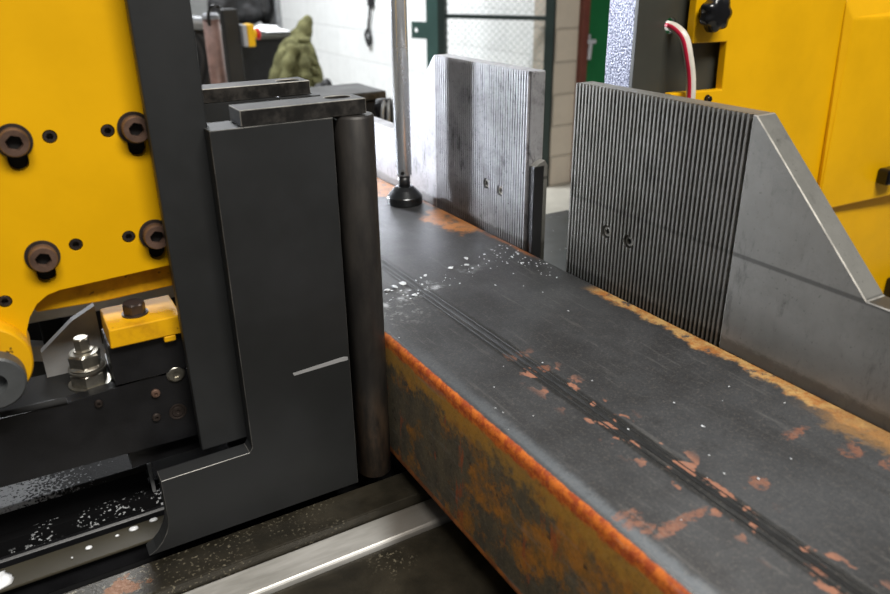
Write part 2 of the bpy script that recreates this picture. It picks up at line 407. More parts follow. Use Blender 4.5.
def cut(o, cutters):
    """subtract cutter bmeshes from o, baking the result"""
    tmp = []
    for bm in cutters:
        bmesh.ops.recalc_face_normals(bm, faces=bm.faces)
        me = bpy.data.meshes.new('cutter'); bm.to_mesh(me); bm.free()
        c = bpy.data.objects.new('cutter', me); COL.objects.link(c)
        if o.parent: c.parent = o.parent; c.location = o.location
        md = o.modifiers.new('cut', 'BOOLEAN'); md.operation = 'DIFFERENCE'; md.solver = 'EXACT'; md.object = c; tmp.append(c)
    bv = [m_ for m_ in o.modifiers if m_.type == 'BEVEL']; sets = [(b.width, b.segments, b.material) for b in bv]
    for b in bv: o.modifiers.remove(b)
    bpy.context.view_layer.update()
    me = bpy.data.meshes.new_from_object(o.evaluated_get(bpy.context.evaluated_depsgraph_get()))
    o.modifiers.clear(); old = o.data; o.data = me; me.name = old.name; bpy.data.meshes.remove(old)
    for c in tmp:
        d = c.data; bpy.data.objects.remove(c); bpy.data.meshes.remove(d)
    for w, sg, mi in sets:
        b = o.modifiers.new('bevel', 'BEVEL'); b.width = w; b.segments = sg; b.limit_method = 'ANGLE'; b.angle_limit = math.radians(40); b.material = mi
def arcpts(cx, cz, r, a0, a1, n=8):
    return [(cx+r*math.cos(a0+(a1-a0)*i/n), cz+r*math.sin(a0+(a1-a0)*i/n)) for i in range(n+1)]

# ------------------------------------------------------------------ setting
fl = obj('floor', box(BM(), -3, 4.2, -2, 12.2, -.1, 0), M['floor']); tag(fl, kind='structure')
w = obj('wall_right', box(BM(), 2.57, 2.72, 3.42, 12, 0, 3.6), M['white_block']); tag(w, kind='structure')
w = obj('wall_far', box(BM(), -3, 2.72, 12, 12.15, 0, 3.6), M['white_block']); tag(w, kind='structure')
w = obj('wall_back', box(BM(), 2.53, 2.697, 3.25, 3.42, 0, 3.6), M['grey_block'], bevel=.004); tag(w, kind='structure')
w = obj('trim_1', box(BM(), 2.698, 2.742, 3.22, 3.40, 0, 3.6), M['red_frame'], bevel=.003); tag(w, kind='structure')
dr = bpy.data.objects.new('door_1', None); COL.objects.link(dr); dr.location = (3.1, 3.26, 0); tag(dr, kind='structure')
obj('door_leaf', box(BM(), 2.743, 3.7, 3.25, 3.29, .005, 3.5), M['door_green'], dr, bevel=.003)
bm = BM(); box(bm, 2.752, 2.768, 3.235, 3.25, .69, .79); box(bm, 2.735, 2.79, 3.215, 3.237, .745, .765); cyl(bm, (2.760, 3.225, .745), (2.752, 3.222, .665), .011, 12)
obj('hasp', bm, M['estop_g'], dr, bevel=.002, label='pale metal hasp')

# ------------------------------------------------------------------ steel beam
XN, XF, ZB, ZT = .2545, .4902, .7005, .830
def rrect(x0, x1, z0, z1, r, n=6):
    p = []
    for cx, cz, a in ((x1-r, z1-r, 0), (x0+r, z1-r, .5), (x0+r, z0+r, 1), (x1-r, z0+r, 1.5)):
        p += arcpts(cx, cz, r, a*math.pi, (a+.5)*math.pi, n)
    return p
bm = BM(); NY = 1
outer = rrect(XN, XF, ZB, ZT, .0065); inner = rrect(XN+.007, XF-.007, ZB+.007, ZT-.007, .003)
R4 = []
for y in (-.35, 1.75):
    R4.append(([bm.verts.new((p[0], y, p[1])) for p in outer], [bm.verts.new((p[0], y, p[1])) for p in inner]))
n = len(outer)
for i in range(n):
    j = (i+1) % n
    bm.faces.new((R4[0][0][i], R4[0][0][j], R4[1][0][j], R4[1][0][i])); bm.faces.new((R4[0][1][i], R4[1][1][i], R4[1][1][j], R4[0][1][j]))
    for k in (0, 1): bm.faces.new((R4[k][0][i], R4[k][1][i], R4[k][1][j], R4[k][0][j]))
beam = thing('steel_beam', (.37, .7, ZB), 'long rusty rectangular hollow steel beam clamped across the saw bed', 'beam')
o = obj('hollow_section', bm, M['beam'], beam)
for p in o.data.polygons: p.use_smooth = abs(p.normal.y) < .5
bm = BM()
for x0, x1, h in ((.3235, .3262, .0004), (.3285, .3335, .0006), (.3352, .3372, .0004)):
    pl = [(x0, ZT-.001), (x0+.0006, ZT+h*.6), ((x0+x1)/2, ZT+h), (x1-.0006, ZT+h*.6), (x1, ZT-.001)]
    prism(bm, pl, 1, -.34, 1.74)
obj('weld_seam', bm, M['seam'], beam, label='dark ridged weld seam along the top')

# chips and coolant flecks lying on the beam
bm = BM(); random.seed(3)
def chip(x, y, z, s):
    k = len(bm.verts); ball(bm, (x, y, z), (s*random.uniform(.4, 1.1), s*random.uniform(.4, 1.4), s*.35), 1)
    bm.verts.ensure_lookup_table()
    for v in bm.verts[k:]: v.co += Vector((random.uniform(-.45, .45)*s, random.uniform(-.45, .45)*s, random.uniform(0, .2)*s))
for i in range(72):
    t = random.random(); x = .285+.22*t; yc = .615+.25*(x-.3)-max(0, x-.46)*.9
    s = random.choice((.0005, .0006, .0008, .001, .0014))
    if x < .484: chip(x, yc+random.gauss(0, .014), ZT+.0004, s)
for x, y, s in ((.415, .672, .0030), (.352, .652, .0026), (.30, .637, .0034), (.31, .641, .0045), (.322, .644, .0036), (.287, .633, .003), (.337, .632, .003), (.318, .612, .003), (.386, .657, .0030), (.405, .655, .0026)):
    chip(x, y, ZT+.0008, s)
for i in range(26): chip(random.uniform(.26, .47), random.uniform(.2, .6), ZT+.0003, random.choice((.0006, .0008, .001)))
for i in range(40): chip(.455+random.random()*.027, .57+random.random()*.12, ZT+.0003, random.choice((.0006, .0009, .0012)))
sw = obj('metal_chips', bm, M['chip']); tag(sw, 'scatter of tiny white metal chips and coolant flecks on the beam', 'swarf', kind='stuff')

# ------------------------------------------------------------------ fixed jaws
X0 = .4905; JT = 1.0265; PITCHS = .0048
def teeth(y0, y1, z0, z1):
    """serrated plate: trapezoid ridges across y, running up z"""
    poly = [(X0+.0045, y0)]; n = round((y1-y0)/PITCHS); p = (y1-y0)/n
    for i in range(n):
        a = y0+i*p
        poly += [(X0+.0026, a), (X0+.0026, a+p*.46), (X0, a+p*.54), (X0, a+p*.96)]
    poly += [(X0+.0026, y1), (X0+.0045, y1)]
    return prism(BM(), poly, 2, z0, z1)
def socket_screw(parent, c, d, r, h, m, name='socket_screw', label=None, rot=0):
    bm = lathe(BM(), c, d, [(r*.98, -h*.3), (r, 0), (r, h*.86), (r*.93, h), (r*.6, h, 1), (r*.56, h*.35, 1), (r*.1, h*.3)], 36, rot)
    o = obj(name, bm, m, parent, label=label)
    obj('recess_shade', cyl(BM(), Vector(c)+Vector(d).normalized()*h*.32, Vector(c)+Vector(d).normalized()*h*.40, r*.5, 20), M['hole'], o, label='dark disc painting the shade in the hex recess')  # near-black disc paints the shade inside the socket
    return o
def fixed_jaw(sgn, ya, yb, ser0, ser1, JT, mplain, mserr, label, screws):
    """ya/yb: blade-side edge and far end of the top; the flank slopes down beyond yb"""
    t = thing('fixed_vise_jaw', (.497, (ya+yb)/2, .70), label, 'vise jaw')
    yo = yb+sgn*.1115; ye = yb+sgn*.50
    poly = [(ya, .70), (ya, JT), (ser1, JT), (ser1, .70)]
    bm = prism(BM(), poly, 0, X0+.0045, X0+.0212); obj('jaw_plate', bm, mplain, t, bevel=.0012)
    fp = [(ser1, .701), (ser1, JT), (yb, JT), (yo, .9135), (ye, .9115), (ye, .701)]
    obj('flank', prism(BM(), fp, 0, X0, X0+.0212), mplain, t, bevel=.0008, worn=True, label='smooth machined flank face')
    s = obj('serrated_face', teeth(min(ser0, ser1)+.0002, max(ser0, ser1)-.0004, .701, JT), mserr, t, label='vertically ridged gripping face')
    holes = []
    for (y, z) in screws: holes.append(cyl(BM(), (X0-.01, y, z), (X0+.0068, y, z), .0066, 20))
    cut(s, holes)
    for (y, z) in screws: socket_screw(t, (X0+.0046, y, z), (-1, 0, 0), .0052, .0030, M['bright_bolt'], label='small worn socket screw')
    return t
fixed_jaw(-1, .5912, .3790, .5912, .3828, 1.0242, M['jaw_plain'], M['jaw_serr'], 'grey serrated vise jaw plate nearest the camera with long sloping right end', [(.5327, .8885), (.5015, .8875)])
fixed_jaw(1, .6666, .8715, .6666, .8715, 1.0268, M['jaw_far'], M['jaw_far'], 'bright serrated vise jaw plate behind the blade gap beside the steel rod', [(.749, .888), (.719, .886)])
t = thing('stop_bracket', (.502, .661, .7005), 'narrow upright dark strip at the right end of the far jaw', 'bracket')
obj('strip', box(BM(), .4932, .5060, .6560, .6655, .7005, .9262), M['black'], t, bevel=.0008)
obj('lip', prism(BM(), [(.4932, .9264), (.5062, .9264), (.5062, .7005), (.5112, .7005), (.5112, .9270), (.5070, .9330), (.4985, .9300)], 1, .6560, .6655), M['jaw_plain'], t, bevel=.0006, label='pale worn edge of the strip')

# bed deck behind the jaws
dk = obj('machine_deck', prism(BM(), [(.5120, -.1), (.73, -.1), (.73, .69), (.682, .69), (.682, .80), (.90, .80), (.90, 1.088), (.5120, 1.088)], 2, .66, .70), M['deck'], bevel=.002); tag(dk, 'wet dark grey steel deck seen through the gap between the fixed jaws', 'machine deck')
bm = box(BM(), .515, .675, -.05, 1.05, .0, .6595)
obj('deck_pedestal', bm, M['black'], dk, bevel=.004)

# ------------------------------------------------------------------ hold-down clamp on the beam
t = thing('hold_down_clamp', (.458, .903, ZT), 'polished vertical steel rod with round foot pressing on the beam', 'clamp')
obj('rod', lathe(BM(), (.458, .903, .869), (0, 0, 1), [(.0095, 0), (.0107, .0012), (.0107, .56)], 40), M['chrome'], t, smooth=False)
for p in t.children[0].data.polygons: p.use_smooth = abs(p.normal.z) < .5
obj('neck', lathe(BM(), (.458, .903, .852), (0, 0, 1), [(.0082, 0), (.0082, .017)], 28), M['black'], t, smooth=True, label='black threaded neck')
obj('foot', lathe(BM(), (.458, .903, ZT), (0, 0, 1), [(.0238, .0), (.0244, .0012), (.0244, .0105), (.0236, .0118), (.0165, .0200), (.0118, .0242), (.0092, .0248)], 72), M['dark_gloss'], t, label='dark conical swivel foot')
o = obj('set_screw', lathe(BM(), (.4515, .894, .8745), (-.6, -.8, 0), [(.0024, -.001), (.0024, .0012), (.0012, .0012), (.001, .0004)], 16), M['hole'], t)

# ------------------------------------------------------------------ moving jaw (two halves either side of the blade)
def moving_jaw(mirror, label):
    f = (lambda y: 1.228-y) if mirror else (lambda y: y)
    t = thing('moving_vise_jaw', (.14, f(.55), .692), label, 'vise jaw')
    out = [(.0487, .7585), (.0487, .722), (.0478, .715), (.0452, .708), (.0410, .7010), (.0355, .6955), (.029, .692), (.2150, .692), (.2150, JT), (.1232, JT), (.1232, .7635), (.1205, .7595)]
    y0, y1 = sorted((f(.539), f(.5550)))
    obj('jaw_block', prism(BM(), out, 1, y0, y1), M['charcoal'], t, bevel=.0003, worn='worn_dark')
    y0, y1 = sorted((f(.5552), f(.572))); obj('backing_plate', box(BM(), .1276, .2125, y0, y1, .692, JT-.0002), M['charcoal'], t)
    y0, y1 = sorted((f(.5665), f(.576))); obj('gap_blocker', box(BM(), .2128, .2500, y0, y1, .692, JT-.0005), M['charcoal'], t)  # dark backing added to block light showing through beside the roller
    r = obj('contact_roller', lathe(BM(), (.2360, f(.548), .694), (0, 0, 1), [(.0145, 0), (.0158, .0012), (.0158, JT-.694-.0022), (.0146, JT-.694-.0006)], 44), M['roller'], t, label='scuffed round steel roller at the clamping end')
    for p in r.data.polygons: p.use_smooth = abs(p.normal.z) < .5
    y0, y1 = sorted((f(.5405), f(.5690)))
    xl = .1463 if not mirror else .10
    b = obj('top_bar', box(BM(), xl, .2438, y0, y1, JT+.0002, JT+.0118), M['bar'], t, bevel=.0005, label='flat oily bar across the top', worn=True)
    def stadium(y, x0, x1, r, z0, z1):
        return prism(BM(), [(x1+r*math.cos(a), y+r*math.sin(a)) for a in [(-.5+i/10)*math.pi for i in range(11)]] + [(x0-r*math.cos(a), y-r*math.sin(a)) for a in [(-.5+i/10)*math.pi for i in range(11)]], 2, z0, z1)
    cut(b, [stadium(f(.5575), .2245, .2305, .0075, JT+.0075, JT+.02)])
    if not mirror:
        obj('scratch', prism(BM(), [(.1652, .8200), (.1640, .8226), (.2095, .8252), (.2134, .8242), (.2134, .8212), (.2060, .8213)], 1, .5386, .5391), M['grey_steel'], t, label='pale ground scratch mark on the dark face')
    return t
moving_jaw(False, 'large dark grey moving jaw block with roller and scratch, nearest the camera')
moving_jaw(True, 'second dark moving jaw standing behind the nearest one, its flat top bar showing')

# tall dark upright and yellow plate
up_ = thing('upright_guide_plate', (.107, .565, .763), 'tall charcoal upright bar between the yellow plate and the moving jaw block', 'machine guide')
obj('bar', box(BM(), .0862, .1264, .5556, .5662, .7640, 1.42), M['charcoal'], up_, bevel=.0012)
obj('rear_bar', box(BM(), .0940, .1250, .5664, .588, .7660, 1.42), M['charcoal'], up_)

yp = thing('yellow_carriage_plate', (.0, .585, .84), 'yellow painted saw carriage plate with socket bolts on the left', 'machine plate')
YF = .5775
pl = [(-.30, 1.42), (.0910, 1.42), (.0910, .9215), (.0107, .9180), (.002, .9160), (-.006, .9105), (-.0125, .9015), (-.0165, .8915), (-.0185, .876), (-.022, .862), (-.06, .845), (-.30, .845)]
plate = obj('plate', prism(BM(), pl, 1, YF, YF+.0115), M['yellow'], yp, bevel=.0008)
bolts = [(.0042, 1.0272), (.0802, 1.0275), (.0048, .9457), (.0816, .9479)]
sets = [(.0260, 1.0272), (.0627, 1.0271), (.0274, .9496), (.0633, .9490), (-.0248, .9171)]
cs = []
for x, z in bolts:
    ps = [(x+.0062*math.cos(a), z-.0145+.0062*math.sin(a)) for a in [(1+i/10)*math.pi for i in range(11)]]+[(x+.0062, z), (x-.0062, z)]
    cs.append(prism(BM(), ps, 1, YF-.01, YF+.0100))
for x, z in sets: cs.append(cyl(BM(), (x, YF-.01, z), (x, YF+.007, z), .0047, 24))
cut(plate, cs)
for x, z in bolts:
    w_ = obj('washer', lathe(BM(), (x, YF-.0001, z), (0, -1, 0), [(.0114, 0), (.0114, .0016), (.0060, .0016)], 36), M['dark_bolt'], yp)
    socket_screw(yp, (x, YF-.0016, z), (0, -1, 0), .0092, .0090, M['rusty_bolt'], 'socket_bolt', 'brown oxidised socket head bolt', rot=.3)
    ps = [(x+.0060*math.cos(a), z-.0145+.0060*math.sin(a)) for a in [(1+i/10)*math.pi for i in range(11)]]+[(x+.0060, z), (x-.0060, z)]
    obj('slot_bottom', prism(BM(), ps, 1, YF+.0070, YF+.0098), M['hole'], yp, label='dark bottom of a keyhole slot')
for x, z in sets:
    obj('set_screw', lathe(BM(), (x, YF+.0068, z), (0, -1, 0), [(.0045, 0), (.0045, .0056), (.0038, .0064), (.0025, .0064, 1), (.0022, .002, 1)], 24), M['dark_bolt'], yp, label='small black set screw sunk in the yellow plate')
# ledge, clamp block and pivot
pl = [(-.012, .9170), (.0905, .9225), (.0905, .899), (.040, .8975), (-.0072, .8992), (-.0095, .906)]
obj('ledge_plate', prism(BM(), pl, 1, .5905, .6180), M['yellow_dirty'], yp, bevel=.0012, label='recessed oily yellow ledge below the plate')
bm = BM(); prism(bm, [(.0352, .8660), (.0362, .8815), (.0900, .8815), (.0900, .8660)], 1, .5705, .6180); box(bm, .0740, .0830, .5705, .5760, .8610, .8660)
obj('clamp_block', bm, M['yellow_dirty'], yp, bevel=.0010, label='oily yellow clamp block with one hex bolt')
obj('hex_bolt', lathe(BM(), (.0590, .5925, .8815), (0, 0, 1), [(.0100, 0), (.0100, .0012), (.0088, .0012, 1), (.0088, .0088, 1), (.0074, .0100)], 36, .4), M['dark_bolt'], yp, label='dark hex bolt in the clamp block')
o = obj('pivot_boss', lathe(BM(), (-.046, .600, .878), (0, -1, 0), [(.0300, 0), (.0300, .036), (.0285, .039), (.02, .039)], 48), M['yellow_dirty'], yp, label='round yellow pivot boss')
for p in o.data.polygons: p.use_smooth = abs(p.normal.y) < .5
o = obj('pivot_cap', lathe(BM(), (-.0420, .561, .8700), (0, -1, 0), [(.0195, 0), (.0195, .012), (.0180, .0135), (.0075, .0135), (.0070, .005), (.002, .005)], 48), M['cap_steel'], yp, label='grey steel pivot end cap')

# ------------------------------------------------------------------ black carriage housing below
hs = thing('carriage_housing', (.0, .60, .70), 'black oily carriage housing below the yellow clamp block, studded with screws', 'machine housing')
obj('front_cover', prism(BM(), [(-.30, .776), (-.30, .8340), (-.002, .8260), (-.002, .8262), (.0640, .8312), (.0690, .8290), (.1240, .8290), (.1240, .765)], 1, .5785, .5905), M['black'], hs, bevel=.0012)
obj('deck_plate', box(BM(), -.30, .0330, .5908, .64, .812, .8255), M['matte_dark'], hs, bevel=.001, label='dark grey steel top plate under the stud')
obj('carrier_block', box(BM(), .0335, .0895, .5765, .6150, .8315, .8655), M['black'], hs, bevel=.0008)
obj('inner_block', box(BM(), .0335, .130, .5908, .64, .745, .831), M['black'], hs)
obj('gusset', prism(BM(), [(-.012, .8250), (-.0120, .8480), (.0150, .8700), (.0335, .8790), (.0335, .8256)], 1, .632, .640), M['grey_steel'], hs, label='grey triangular gusset plate')
obj('edge_roll', cyl(BM(), (-.047, .5790, .8305), (-.002, .5790, .8285), .0026, 14), M['matte_dark'], hs)
# stud with stacked hex nuts
st = obj('stud_nut', lathe(BM(), (.0175, .6040, .8255), (0, 0, 1), [(r_*1.14, h_, hx_) for r_, h_, hx_ in ((.0142, 0, 0), (.0142, .0018, 0), (.0118, .0020, 1), (.0124, .0030, 1), (.0124, .0112, 1), (.0106, .0126, 0), (.0124, .0134, 0), (.0124, .0150, 0), (.0108, .0156, 0), (.0118, .0166, 0), (.0108, .0176, 0), (.0108, .0184, 1), (.0112, .0270, 1), (.0092, .0290, 0), (.0066, .0294, 0), (.0066, .0310, 0), (.0052, .0312, 1), (.0052, .0400, 1), (.0042, .0412, 0))], 48, .25), M['bright_bolt'], hs, label='worn bright hex nuts stacked on a stud')
for x, z, r, mm, lb in ((.0790, .8285, .0074, 'bright_bolt', 'round bright slotted screw'), (.0612, .8155, .0036, 'rusty_bolt', 'small pinkish screw'), (.0584, .7938, .0035, 'dark_bolt', 'small dark screw low on the cover'), (.0189, .8195, .0032, 'dark_bolt', 'small dark screw below the stud')):
    obj('screw', lathe(BM(), (x, .5785, z), (0, -1, 0), [(r, 0), (r, .0012), (r*.8, .0024), (r*.42, .0026, 1), (r*.38, .0012, 1)], 24), M[mm], hs, label=lb)
obj('recessed_screw', lathe(BM(), (.0755, .5785, .7935), (0, -1, 0), [(.0070, 0), (.0070, .0008), (.0058, .0008), (.0055, .0002), (.0045, .0002), (.0042, .0012), (.0020, .0012, 1), (.0017, .0003, 1)], 28), M['dark_bolt'], hs, label='black ringed recessed screw')

rf = thing('rear_frame', (.0, .86, .0), 'dark machine frame with grey bars seen through the gap under the yellow plate', 'machine frame')
obj('back_panel', box(BM(), -.40, .20, .93, .945, .05, .805), M['black'], rf)
obj('cross_bar', prism(BM(), [(-.40, .80), (-.40, .835), (.20, .815), (.20, .785)], 1, .84, .87), M['frame_grey'], rf, bevel=.002, label='grey cross bar')
obj('slant_bar', prism(BM(), [(-.06, .74), (-.06, .76), (.12, .70), (.12, .68)], 1, .88, .90), M['frame_grey'], rf, bevel=.002, label='grey slanting bar')
obj('upright', box(BM(), -.012, .012,   .875, .899, .05, .80), M['black'], rf, bevel=.002)
obj('upright', box(BM(), .125, .150,   .875, .899, .05, .80), M['black'], rf, bevel=.002)

# ------------------------------------------------------------------ bed rails
bd = thing('vise_bed', (.0, .5, .60), 'oily brown steel bed with long slide rails under the vise', 'machine bed')
obj('base_slab', box(BM(), -.35, .50, -.1, .75, .60, .660), M['matte_black'], bd)
obj('front_rail', box(BM(), -.35, .50, .5035, .5400, .6605, .6850), M['bed'], bd, bevel=.0010, label='brown speckled front slide rail')
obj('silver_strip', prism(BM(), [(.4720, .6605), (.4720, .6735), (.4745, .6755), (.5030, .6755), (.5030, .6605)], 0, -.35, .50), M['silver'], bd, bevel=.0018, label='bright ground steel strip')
obj('tray_plate', box(BM(), -.35, .50, -.1, .4715, .6605, .6700), M['bed'], bd, bevel=.0008)
obj('olive_rail', box(BM(), -.35, .24, .5690, .5965, .6815, .6840), M['olive_rail'], bd, bevel=.0008, label='wet olive slide rail with coolant drops')
obj('rail_web', box(BM(), -.35, .24, .5760, .5900, .6605, .6814), M['black'], bd)
obj('groove_rail', prism(BM(), [(.609, .6605), (.609, .6800), (.611, .6815), (.615, .6815), (.615, .6605)], 0, -.35, .24), M['black'], bd, bevel=.0008, label='thin dark grooved rail')
obj('splash_rail', box(BM(), -.35, .24, .628, .650, .6605, .6860), M['splash'], bd, label='dark rail speckled with droplets')
obj('foam_bar', prism(BM(), [(.6300, .7120), (.6300, .7180), (.664, .7215), (.664, .7100), (.652, .7090)], 0, -.35, .0480), M['foam'], bd, bevel=.001, label='bar covered in sparkling coolant foam')
obj('bar_support', box(BM(), -.35, .0470, .6385, .6560, .6862, .7085), M['matte_black'], bd)
obj('foam_bar_end', prism(BM(), [(.6290, .6870), (.6290, .7182), (.665, .7220), (.665, .6870), (.655, .6870), (.653, .708), (.634, .709)], 0, .0481, .0515), M['grey_steel'], bd, bevel=.0006, label='grey end lip of the foam bar')
bed_rest = obj('beam_rest', box(BM(), .30, .46, .60, .70, .6605, .7000), M['black'], bd)

def puddle(x, y, z, rx, ry, label, name='coolant_glint_blob', wob=.15):
    bm = BM(); n = 28; top = bm.verts.new((x, y, z+.0016)); rg = []
    for k in (1, .75):
        rg.append([bm.verts.new((x+rx*k*math.cos(2*math.pi*i/n)*(1+wob*mnoise.noise(Vector((x*900+math.cos(i*.45), y*700+math.sin(i*.45), 1)))), y+ry*k*math.sin(2*math.pi*i/n)*(1+wob*mnoise.noise(Vector((x*800+math.cos(i*.45)*2, 3, math.sin(i*.45)*2)))), z+(.0001 if k == 1 else .0012))) for i in range(n)])
    for i in range(n):
        j = (i+1) % n; bm.faces.new((rg[0][i], rg[0][j], rg[1][j], rg[1][i])); bm.faces.new((rg[1][i], rg[1][j], top))
    bm.faces.new(rg[0][::-1])
    o = obj(name, bm, M['coolant'], smooth=True); tag(o, label, 'coolant drop', 'coolant drops on the olive rail')
puddle(-.085, .582, .6842, .0150, .0125, 'white blob painted in for the bright glint at the left end of the olive rail', wob=.5)  # raised white blob stands in for a bright reflection on the wet rail
puddle(.0243, .5905, .6842, .0042, .0032, 'oval white coolant drop second nearest the jaw block on the olive rail')
puddle(.0415, .5935, .6842, .0040, .0026, 'white coolant drop on the olive rail closest to the jaw block')
puddle(.0105, .5880, .6842, .0018, .0013, 'small white coolant drop mid way along the olive rail')
puddle(-.0125, .5850, .6842, .0030, .0024, 'white coolant drop on the olive rail right of the large painted glint')
puddle(-.026, .5790, .6842, .0009, .0009, 'tiniest white coolant speck on the olive rail')

# ------------------------------------------------------------------ yellow saw on the right
sw_ = thing('yellow_saw_body', (1.0, .75, .0), 'large yellow saw machine body behind the near fixed jaw', 'saw machine')
YB = .70
pl = [(.7595, 1.45), (1.75, 1.45), (1.75, .02), (.736, .02), (.736, .9790), (.8280, .9762), (.8258, 1.0360), (.7632, 1.0375)]
obj('front_plate', prism(BM(), pl, 1, YB, YB+.012), M['yellow'], sw_, bevel=.0015)
bm = BM()   # cover box with bevelled left side and a top sloping back
f_ = [(1.0700, .690, 1.0535), (1.75, .645, 1.0500), (1.75, .645, .7790), (1.0700, .690, .7715)]
b_ = [(1.0560, .6997, 1.0800), (1.75, .6997, 1.0900), (1.75, .6997, .7790), (1.0720, .6997, .7715)]
vf = [bm.verts.new(p) for p in f_]; vb = [bm.verts.new(p) for p in b_]
bm.faces.new(vf); bm.faces.new(vb[::-1])
for i in range(4): bm.faces.new((vf[i], vb[i], vb[(i+1) % 4], vf[(i+1) % 4]))
obj('cover_box', bm, M['yellow'], sw_, bevel=.0025, seg=3, label='protruding yellow cover box')
obj('latch', box(BM(), 1.194, 1.228, .660, .6815, .800, .826), M['black_gloss'], sw_, bevel=.004, label='black plastic latch on the cover')
obj('dark_foot', box(BM(), 1.33, 1.74, .66, .6995, .55, .601), M['black'], sw_, bevel=.003)
pn = obj('dark_panel', box(BM(), .6879, .90, .7205, .7265, .02, 1.45), M['dark_panel'], sw_, bevel=.0012, label='dark grey sheet panel')
cut(pn, [cyl(BM(), (.7440, .70, 1.0580), (.7440, .75, 1.0580), .0095, 24)])
obj('side_panel', box(BM(), .6879, .700, .7268, .772, .02, 1.45), M['hammer'], sw_, label='sparkling galvanised side panel')
bm = BM(); c_ = (.7790, .6995, 1.0725); nn = 70
ra = [.0205+.0017*math.cos(7*2*math.pi*i/nn) for i in range(nn)]
u, v, w3 = frame((0, -1, 0)); rows = []
for k, h in ((.55, 0), (.55, .007), (.90, .008), (1, .011), (1, .020), (.93, .024), (.6, .026)):
    rows.append([bm.verts.new(Vector(c_)+u*ra[i]*k*math.cos(2*math.pi*i/nn)+v*ra[i]*k*math.sin(2*math.pi*i/nn)+w3*h) for i in range(nn)])
for A, B in zip(rows, rows[1:]):
    for i in range(nn): bm.faces.new((A[i], A[(i+1) % nn], B[(i+1) % nn], B[i]))
bm.faces.new(rows[0][::-1]); bm.faces.new(rows[-1])
obj('knob', bm, M['black_gloss'], sw_, smooth=True, label='black fluted plastic hand knob')
hp = spline([(.7450, .750, 1.058), (.7430, .722, 1.0580), (.7420, .704, 1.0530), (.7445, .695, 1.0430), (.7480, .690, 1.0240), (.7545, .688, .998), (.7580, .688, .968), (.759, .69, .92)], 8)
STR0 = 2.5
hz = obj('hose', tube(BM(), hp, .0060, 16), M['hose_clear'], sw_, smooth=True, label='milky plastic hose with a red stripe')
obj('hose_stripe', tube(BM(), hp, .0060, arc=(STR0, STR0+.8)), M['hose_red'], hz, smooth=True, label='red stripe')
obj('hex_bolt', lathe(BM(), (.8015, .6999, .9665), (0, -1, 0), [(.0055, 0), (.0055, .001), (.0046, .001, 1), (.0046, .005, 1), (.0036, .0056)], 30), M['black_gloss'], sw_, label='small black bolt beside the hose')

# ------------------------------------------------------------------ gate of wire mesh
GA = Vector((2.2220, 3.8066, 0)); GB = Vector((2.5130, 3.2900, 0)); gd = (GB-GA).normalized(); gn = Vector((-gd.y, gd.x, 0)); GL = (GB-GA).length
gt = thing('mesh_gate', (GA+GB)/2, 'dark green framed wire mesh gate standing by the bare block pillar', 'gate')
def gbox(bm, s0, s1, z0, z1, d):
    poly = [GA+gd*s0-gn*d, GA+gd*s1-gn*d, GA+gd*s1+gn*d, GA+gd*s0+gn*d]
    return prism(bm, [(p.x, p.y) for p in poly], 2, z0, z1)
obj('frame_rail', gbox(BM(), .0, GL, .8665, .889, .012), M['dark_teal'], gt, bevel=.002)
obj('frame_rail', gbox(BM(), .0, GL, .04, .08, .012), M['dark_teal'], gt, bevel=.002)
obj('frame_rail', gbox(BM(), .0, GL, 1.86, 1.90, .012), M['dark_teal'], gt, bevel=.002)
obj('frame_stile', gbox(BM(), -.045, -.0005, .0, 1.90, .016), M['dark_teal'], gt, bevel=.002)
obj('frame_stile', gbox(BM(), GL+.0005, GL+.05, .0, 1.90, .016), M['dark_teal'], gt, bevel=.002)
bm = BM(); gbox(bm, -.125, -.0455, .0, 1.9, .006); gbox(bm, -.225, -.1255, .755, .845, .004)
lp = obj('lock_plate', bm, M['teal'], gt, label='flat teal lock plate with a round hole')
hc = GA+gd*-.195+Vector((0, 0, .80)); cut(lp, [cyl(BM(), hc-gn*.05, hc+gn*.05, .013, 16)])
bm = BM(); cw = .021; rows_ = 0
s = 0.0
def wire(bm, pts, r):
    pr = None
    for i, p in enumerate(pts):
        ring = [bm.verts.new(p+gd*r*math.cos(a)+gn*r*math.sin(a)) for a in (0, 2.09, 4.19)]
        if pr:
            for k in range(3): bm.faces.new((pr[k], pr[(k+1) % 3], ring[(k+1) % 3], ring[k]))
        pr = ring
nw = int(GL/cw)
for i in range(nw+1):
    pts = []; z = .08; k = 0
    while z < 1.86:
        off = (cw*.48 if (k//2 + i) % 2 else -cw*.02)*(1 if i < nw else .0)
        pts.append(GA+gd*(i*cw+off)+Vector((0, 0, z))); z += .012 if k % 2 == 0 else .007; k += 1
    wire(bm, pts, .0017)
obj('wire_mesh', bm, M['wire'], gt)

# ------------------------------------------------------------------ things at the back left
# machine box beyond the beam
mb = thing('infeed_box', (.66, 1.6, 0), 'dark grey steel box beyond the second moving jaw bar', 'machine box')
obj('top_plate', box(BM(), .53, .745, 1.540, 1.690, .862, .880), M['bar'], mb, bevel=.003)
obj('body', box(BM(), .54, .735, 1.548, 1.68, 0, .8615), M['matte_black'], mb, bevel=.003)
fm = thing('finned_motor', (.72, 1.50, 0), 'small grey finned motor end beside the dark box', 'motor')
bm = BM()
obj('core', lathe(BM(), (.705, 1.47, .845), (0, .1, 1), [(.018, -.845), (.018, 0), (.022, .012), (.016, .03)], 20), M['black'], fm, smooth=True)
for k in range(3): obj('fin', tube(BM(), spline([(.688+.012*k, 1.452-.004*k, .78), (.690+.012*k, 1.450-.004*k, .85), (.700+.010*k, 1.46, .872)], 5), .0042, 8), M['grey_fin'], fm, smooth=True)

